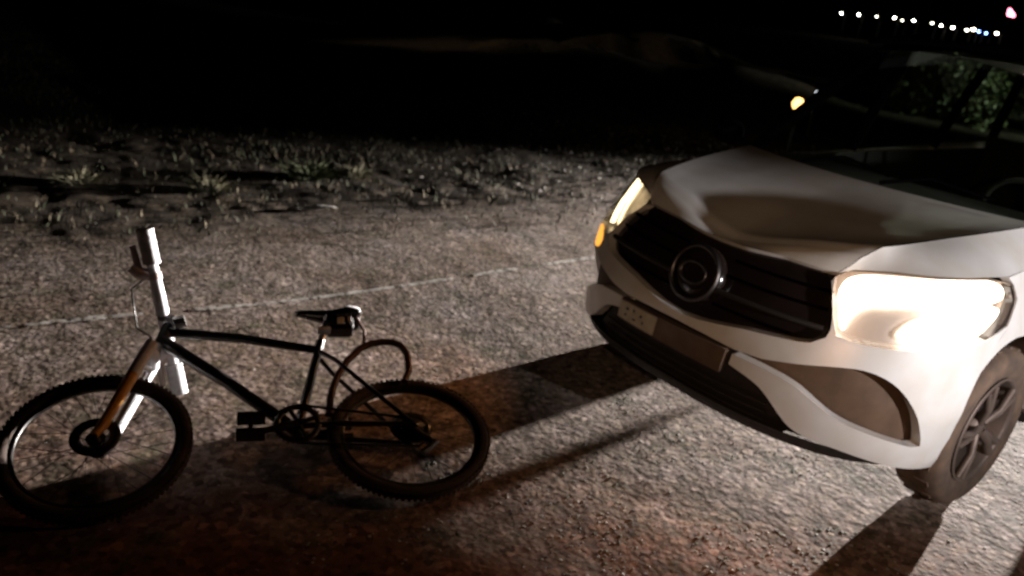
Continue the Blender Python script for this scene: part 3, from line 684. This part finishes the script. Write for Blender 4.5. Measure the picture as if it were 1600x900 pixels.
# fork
b = MB(); b.tube([bk(.128, .385, -.055), bk(.133, .40, 0), bk(.128, .385, .055)], [.021, .026, .021], 10); b.tube([bk(.150, .46), bk(.132, .40)], .018, 10); fk = b.build('fork', M['white_alloy'], bike)
b = MB(); b.tube([bk(.133, .41, .062), bk(.085, .255, .062)], .023, 10); b.build('stanchion', M['white_alloy'], fk)
b = MB(); b.tube([bk(.133, .41, -.062), bk(.085, .255, -.062)], .019, 10); b.build('stanchion', M['white_alloy'], fk)
b = MB(); b.tube([bk(.088, .265, .062), bk(.02, .03, .062), bk(0, -.005, .062)], [.022, .019, .014], 10); o = b.build('fork_leg', M['orange'], fk); o['label'] = 'upper fork leg with amber light painted in as orange'
b = MB(); b.tube([bk(.088, .265, -.062), bk(.02, .03, -.062), bk(0, -.005, -.062)], [.022, .020, .014], 10); o = b.build('fork_leg', M['white_alloy'], fk); o['label'] = 'pale grey lower fork leg'
b = MB(); b.tube([bk(.098, .30, -.062), bk(.125, .335, 0), bk(.098, .30, .062)], .014, 8); b.build('fork_brace', M['silver'], fk)
# stem, handlebar
b = MB(); b.tube([bk(.176, .575), bk(.178, .60)], .021, 12); b.tube([bk(.177, .592), bk(.15, .597)], .018, 10); b.tube([bk(.150, .597, -.024), bk(.150, .597, .024)], .024, 12); b.build('stem', M['frame'], bike)
b = MB(); b.tube([bk(.195, .545, .028), bk(.235, .555, .034)], .024, 10); b.build('headset_cap', M['silver'], bike)
hd = Vector((-.0, -.0, 0)); S0 = bk(.150, .597)
dirn = Vector((-.064, .183*math.cos(TL)-.291*math.sin(TL), .183*math.sin(TL)+.291*math.cos(TL))).normalized()
Lb = .355
b = MB(); b.tube([S0-dirn*.30, S0-dirn*.1, S0, S0+dirn*.1, S0+dirn*.16, S0+dirn*Lb], [.018, .022, .025, .025, .022, .018], 12); hbar = b.build('handlebar', M['white_alloy'], bike)
for sg, l0, l1 in ((1, .225, .362), (-1, .19, .315)):
    b = MB(); pts = [S0+dirn*sg*(l0+(l1-l0)*k/10) for k in range(11)]; b.tube(pts, [.034]+[.0315+.0015*(k % 2) for k in range(9)]+[.034], 14); b.build('grip', M['grip'], hbar)
    q0 = S0+dirn*sg*(l0-.03); lv = Vector((-1, -.15, -.12)); lv = (lv-dirn*lv.dot(dirn)).normalized()
    b = MB(); b.tube([q0, q0+lv*.03, q0+lv*.05+dirn*sg*.02, q0+lv*.055+dirn*sg*.11], [.018, .018, .015, .012], 8); b.build('brake_lever', M['pink'], hbar)
    b = MB(); b.tube([q0-dirn*sg*.02, q0-dirn*sg*.0+lv*.05, q0+dirn*sg*.03+lv*.075], [.018, .027, .022], 10); b.tube([q0-dirn*sg*.032, q0-dirn*sg*.005], .027, 10); b.build('shifter', M['pink'], hbar)
b = MB(); c0 = S0+dirn*.17
b.tube([c0+Vector((-.03, 0, 0)), c0+Vector((-.09, .02, -.06)), S0+Vector((-.10, .0, -.04)), bk(.12, .47, .03), bk(.09, .30, .07)], .004, 6); b.build('brake_cable', M['frame'], hbar)
# seat post and saddle
b = MB(); b.tube([bk(.752, .46), bk(.785, .60)], .0145, 12); b.tube([bk(.775, .595, -.02), bk(.80, .600, 0), bk(.775, .595, .02)], .014, 8); spo = b.build('seat_post', M['silver'], bike)
rows_ = []
for i in range(19):
    t = i/18; a = .655+.27*t; wd = float(np.interp(t, [0, .08, .35, .6, .8, .94, 1], [.010, .020, .026, .046, .070, .066, .04])); hh = .645+.012*math.sin(t*3.0)-.012*math.exp(-((t-.5)/.25)**2)
    rows_.append([bk(a, hh-(.020+.035*t)*abs(q)**2.4, wd*q) for q in np.linspace(-1, 1, 11)])
b = MB(); b.grid(rows_, flip=True); sad = b.build('saddle', M['frame'], bike); so = sad.modifiers.new('thick', 'SOLIDIFY'); so.thickness = .02; so.offset = -1
b = MB(); rows2 = [[bk(.655+.27*t, .648+.012*math.sin(t*3.0)-(.020+.035*t)*abs(q)**2.4, float(np.interp(t, [.6, .8, .94, 1], [.046, .070, .066, .05]))*q) for q in np.linspace(.05, 1, 5)] for t in np.linspace(.74, .97, 6)]
b.grid(rows2, flip=True); o = b.build('saddle_highlight', M['white_alloy'], sad); o['label'] = 'highlight painted pale at the back of the saddle'  # pale patch painted in for the saddle's highlight
b = MB()
for sg in (-1, 1): b.tube([bk(.70, .615, .012*sg), bk(.77, .598, .02*sg), bk(.83, .598, .022*sg), bk(.90, .62, .03*sg)], .0045, 6)
b.build('saddle_rails', M['silver'], sad)
# bag under the saddle, with pale stripes
b = MB(); b.box(bk(.835, .560, .0), (.11, .075, .075), TB); bag = b.build('saddle_bag', M['frame'], bike, .015)
for a_, c_, w_, h_ in ((.835, .565, .030, .060), (.872, .572, .014, .05)):
    b = MB(); b.box(bk(a_, c_, .040), (w_, h_, .004), TB); b.build('pale_stripe', M['white_alloy'], bag, .001)
b = MB(); b.box(bk(.768, .515, .022), (.05, .018, .03), TB); b.build('seat_clamp', M['white_alloy'], bike, .003)
# hoop of the rear carrier
hp = [(.775, .10), (.782, .17), (.793, .225), (.814, .287), (.855, .367), (.913, .436), (.96, .462), (1.004, .471), (1.045, .469), (1.078, .452), (1.102, .40), (1.100, .313), (1.075, .255)]
b = MB(); b.tube([bk(a, c, .0) for a, c in hp], .0145, 10); b.tube([bk(.905, .61, 0), bk(.935, .53, 0), bk(.925, .445, 0)], .007, 8); b.build('carrier_hoop', M['rust'], bike)
# crankset, pedals, chain, derailleur
Mc = Matrix.Translation(bk(*BBp)) @ TB.to_4x4()
b = MB(); b.lathe([(.062, .044), (.085, .044), (.085, .048), (.062, .048)], Mc, 40, True)
for k in range(4):
    a = k*math.pi/2+.4; b.tube([Mc @ Vector((.015*math.cos(a), .015*math.sin(a), .046)), Mc @ Vector((.07*math.cos(a), .07*math.sin(a), .046))], .009, 6)
for k in range(32):
    a = 2*math.pi*k/32; b.box(Mc @ Vector((.087*math.cos(a), .087*math.sin(a), .046)), (.007, .006, .003), TB @ Matrix.Rotation(a, 3, 'Z'))
ck = b.build('chainring', M['frame'], bike)
ca = R(198)
for sg, aa in ((1, ca), (-1, ca+math.pi)):
    e_ = Vector((math.cos(aa)*.168, math.sin(aa)*.168, 0))
    b = MB(); b.tube([Mc @ Vector((0, 0, .05*sg)), Mc @ (e_+Vector((0, 0, .062*sg)))], [.014, .010], 8); cr = b.build('crank', M['frame'], bike)
    b = MB(); cc = Mc @ (e_+Vector((0, 0, .105*sg if sg > 0 else -.085))); b.box(cc+TB @ Vector((0, 0.035, 0)), (.095, .014, .06), TB); b.box(cc-TB @ Vector((0, .035, 0)), (.095, .014, .06), TB); b.box(cc, (.014, .07, .06), TB); b.build('pedal', M['frame'], cr)
b = MB(); b.tube([bk(.66, .115, .046), bk(1.072, .04, .046)], .0055, 6); b.tube([bk(.66, -.055, .046), bk(1.09, -.09, .046), bk(1.12, -.06, .046)], .0055, 6); b.build('chain', M['frame'], bike)
b = MB(); b.tube([bk(1.075, -.02, .055), bk(1.10, -.05, .05), bk(1.15, -.075, .046), bk(1.10, -.12, .046)], [.014, .02, .018, .012], 8); b.build('derailleur', M['frame'], bike)

# ------------------------------------------------------------------ shrubs beyond the car
leaf_m = [mat('leaf_mid', (.075, .10, .035), .6), mat('leaf_pale', (.12, .14, .065), .6), mat('leaf_dark', (.045, .06, .025), .65)]
bark = mat('bark', (.09, .065, .045), .9, noise=.4, nscale=20, bump=.4, bscale=40)
def shrub(x, y, h, r, n, label):
    root = empty('shrub', (x, y, float(gz(x, y)))); tag(root, label, 'shrub', 'shrubs beyond the car')
    b = MB(); tips = []
    for k in range(9):
        a = rng.uniform(0, 6.283); q = r*rng.uniform(.2, .8); hh = h*rng.uniform(.55, .95)
        p1 = Vector((q*.3*math.cos(a), q*.3*math.sin(a), hh*.45)); p2 = Vector((q*math.cos(a), q*math.sin(a), hh))
        b.tube([Vector((0, 0, -.05)), p1, p2], [.03, .018, .006], 6); tips += [p1.lerp(p2, t) for t in (.2, .5, .8, 1.0)]
    b.build('stems', bark, root)
    cl = np.array([tips[i % len(tips)] for i in range(34)])+rng.normal(0, .13*r, (34, 3)); cl[:, 2] = np.clip(cl[:, 2], .15, h)
    ci = rng.integers(0, 34, n); C = cl[ci]+rng.normal(0, 1, (n, 3))*np.array([.19, .19, .14])*r
    C[:, 2] = np.clip(C[:, 2], .03, None)
    A = rng.normal(0, 1, (n, 3)); A /= np.linalg.norm(A, axis=1)[:, None]; Bv = np.cross(A, rng.normal(0, 1, (n, 3))); Bv /= np.linalg.norm(Bv, axis=1)[:, None]
    L = rng.uniform(.05, .10, n)[:, None]; W_ = L*.36
    V = np.stack([C-A*L, C+Bv*W_, C+A*L, C-Bv*W_], 1).reshape(-1, 3); F = np.arange(n*4).reshape(-1, 4)
    arr_mesh('foliage', V, F, leaf_m, False, root, mi=(ci % 3))
shrub(8.6, 18.9, .95, .95, 3600, 'leafy green shrub beyond the car, first from the left through its windscreen')
shrub(10.0, 18.7, 1.2, 1.1, 4600, 'tallest leafy shrub beyond the car, between two lower shrubs')
shrub(11.3, 18.5, 1.15, .95, 3600, 'leafy green shrub beyond the car, farthest right of the three')

# ------------------------------------------------------------------ far lamps
def street_lamp(x, y, h, em, r, label, arm=1.2):
    z0 = float(gz(x, y)); o = empty('street_lamp', (x, y, z0)); tag(o, label, 'street lamp', 'street lamps along the horizon')
    b = MB(); b.tube([(0, 0, -.3), (0, 0, h*.6), (0, 0, h-.3), (-arm*.3, 0, h+.1), (-arm, 0, h+.15)], [.11, .09, .07, .05, .04], 8); b.build('pole', M['steel'], o)
    b = MB(); b.lathe([(0, .12), (.25, .10), (.42, .0), (.40, -.04)], Matrix.Translation((-arm, 0, h+.15)), 16); hd_ = b.build('lamp_head', M['steel'], o)
    b = MB(); b.lathe([(0, -r), (r*.5, -r*.87), (r*.87, -r*.5), (r, -.04), (r*.7, .0)], Matrix.Translation((-arm, 0, h+.12)), 16); b.build('lamp_globe', em, hd_)
    return o
wht = emis('far_white', (1, .93, .78), 40); dim_ = emis('far_dim', (1, .93, .75), 11); blu = emis('far_blue', (.22, .38, 1), 26); wrm = emis('far_warm', (1, .80, .58), 34); pnk = emis('far_pink', (1, .20, .32), 10)
# (distance, bearing in degrees, light height, kind)
lampset = [(232, 18.71, .95, wht, .27), (236, 19.73, 1.0, wht, .27), (240, 20.78, 1.02, dim_, .26), (238, 21.81, 1.07, wht, .29), (252, 22.28, .98, dim_, .28),
           (240, 22.91, 1.06, wht, .29), (250, 23.96, 1.04, dim_, .34), (246, 24.49, .96, wht, .29), (246, 25.13, .93, wht, .31), (255, 25.91, .89, dim_, .42),
           (250, 26.24, .97, wrm, .42), (258, 27.51, .91, wrm, .38)]
for D, be, el, em, r in lampset:
    h = 1.75+D*math.tan(R(el)); x, y = D*math.sin(R(be)), D*math.cos(R(be))
    lab = {18.71: 'distant white street lamp at the left end of the row', 19.73: 'second distant street lamp from the left end of the row', 20.78: 'faint third street lamp from the left end of the row',
           21.81: 'bright distant street lamp with a faint one close on its right', 22.28: 'faint street lamp between two bright ones in the distant row', 22.91: 'bright distant street lamp just right of the faint close pair',
           23.96: 'faint street lamp in the middle of the distant row, left of two bright ones', 24.49: 'left of the two brightest neighbours in the distant street lamp row', 25.13: 'right of the two brightest neighbours in the distant street lamp row',
           25.91: 'faint street lamp left of the cluster around the blue lamps', 26.24: 'distant warm street lamp touching the left blue lamp', 27.51: 'distant warm street lamp at the right end, past the blue ones'}[be]
    street_lamp(x+1.2, y, h-.15-float(gz(x+1.2, y)), em, r, lab)
for D, be, el, lab in ((250, 26.56, .89, 'bluish lamp in the distant row, left of the two blue ones'), (250, 26.96, .84, 'bluish lamp in the distant row, right of the two blue ones')):
    h = 1.75+D*math.tan(R(el)); x, y = D*math.sin(R(be)), D*math.cos(R(be)); street_lamp(x+1.2, y, h-.15-float(gz(x+1.2, y)), blu, .28, lab)
D, be, el = 235, 27.88, 2.04
x, y, h = D*math.sin(R(be)), D*math.cos(R(be)), 1.75+D*math.tan(R(el)); z0 = float(gz(x, y))
o = empty('beacon', (x, y, z0)); tag(o, 'tall mast with a pinkish red lit sign above the lamp row', 'beacon')
b = MB(); b.tube([(0, 0, -.5), (0, 0, h-z0-.7)], [.16, .09], 8); b.build('mast', M['steel'], o)
b = MB(); Bt = Matrix.Rotation(R(-28), 3, 'Z')
def bp_(p): return Bt @ Vector(p)+Vector((0, 0, h-z0))
fr_ = [(-.75, .95), (-.25, 1.05), (1.05, -.25), (.95, -.75), (-.6, -.55)]
b.add([bp_((a, -.12, c)) for a, c in fr_]+[bp_((a, .12, c)) for a, c in fr_], [tuple(range(5)), tuple(reversed(range(5, 10)))]+[(i, 5+i, 5+(i+1) % 5, (i+1) % 5) for i in range(5)])
b.build('lit_sign', pnk, o)
def marker(x, y, h, em, r, name, label, cat):
    z0 = float(gz(x, y)); o = empty(name, (x, y, z0)); tag(o, label, cat)
    b = MB(); b.tube([(0, 0, -.1), (0, 0, h-r*1.1)], [.03, .025], 8); b.lathe([(.03, h-r*1.25), (r*.7, h-r*1.1), (r*.75, h-r*.9)], Matrix.Identity(4), 14); b.build('post', M['steel'], o)
    b = MB(); b.lathe([(0, h+r), (r*.6, h+r*.8), (r, h), (r*.8, h-r*.6), (r*.5, h-r)], Matrix.Identity(4), 18); b.build('lamp_globe', em, o)
marker(12.3*math.sin(R(17.45)), 12.3*math.cos(R(17.45)), 1.75-12.3*math.tan(R(4.93)), emis('amber_globe', (1, .52, .15), 4.5), .085, 'marker_lamp', 'amber glowing lamp on a low post beyond the car', 'lamp')
marker(14.6*math.sin(R(18.45)), 14.6*math.cos(R(18.45)), 1.75-14.6*math.tan(R(4.06)), emis('white_globe', (.85, .9, 1), 2.2), .035, 'marker_lamp', 'small white lamp on a low post just right of the amber one', 'lamp')
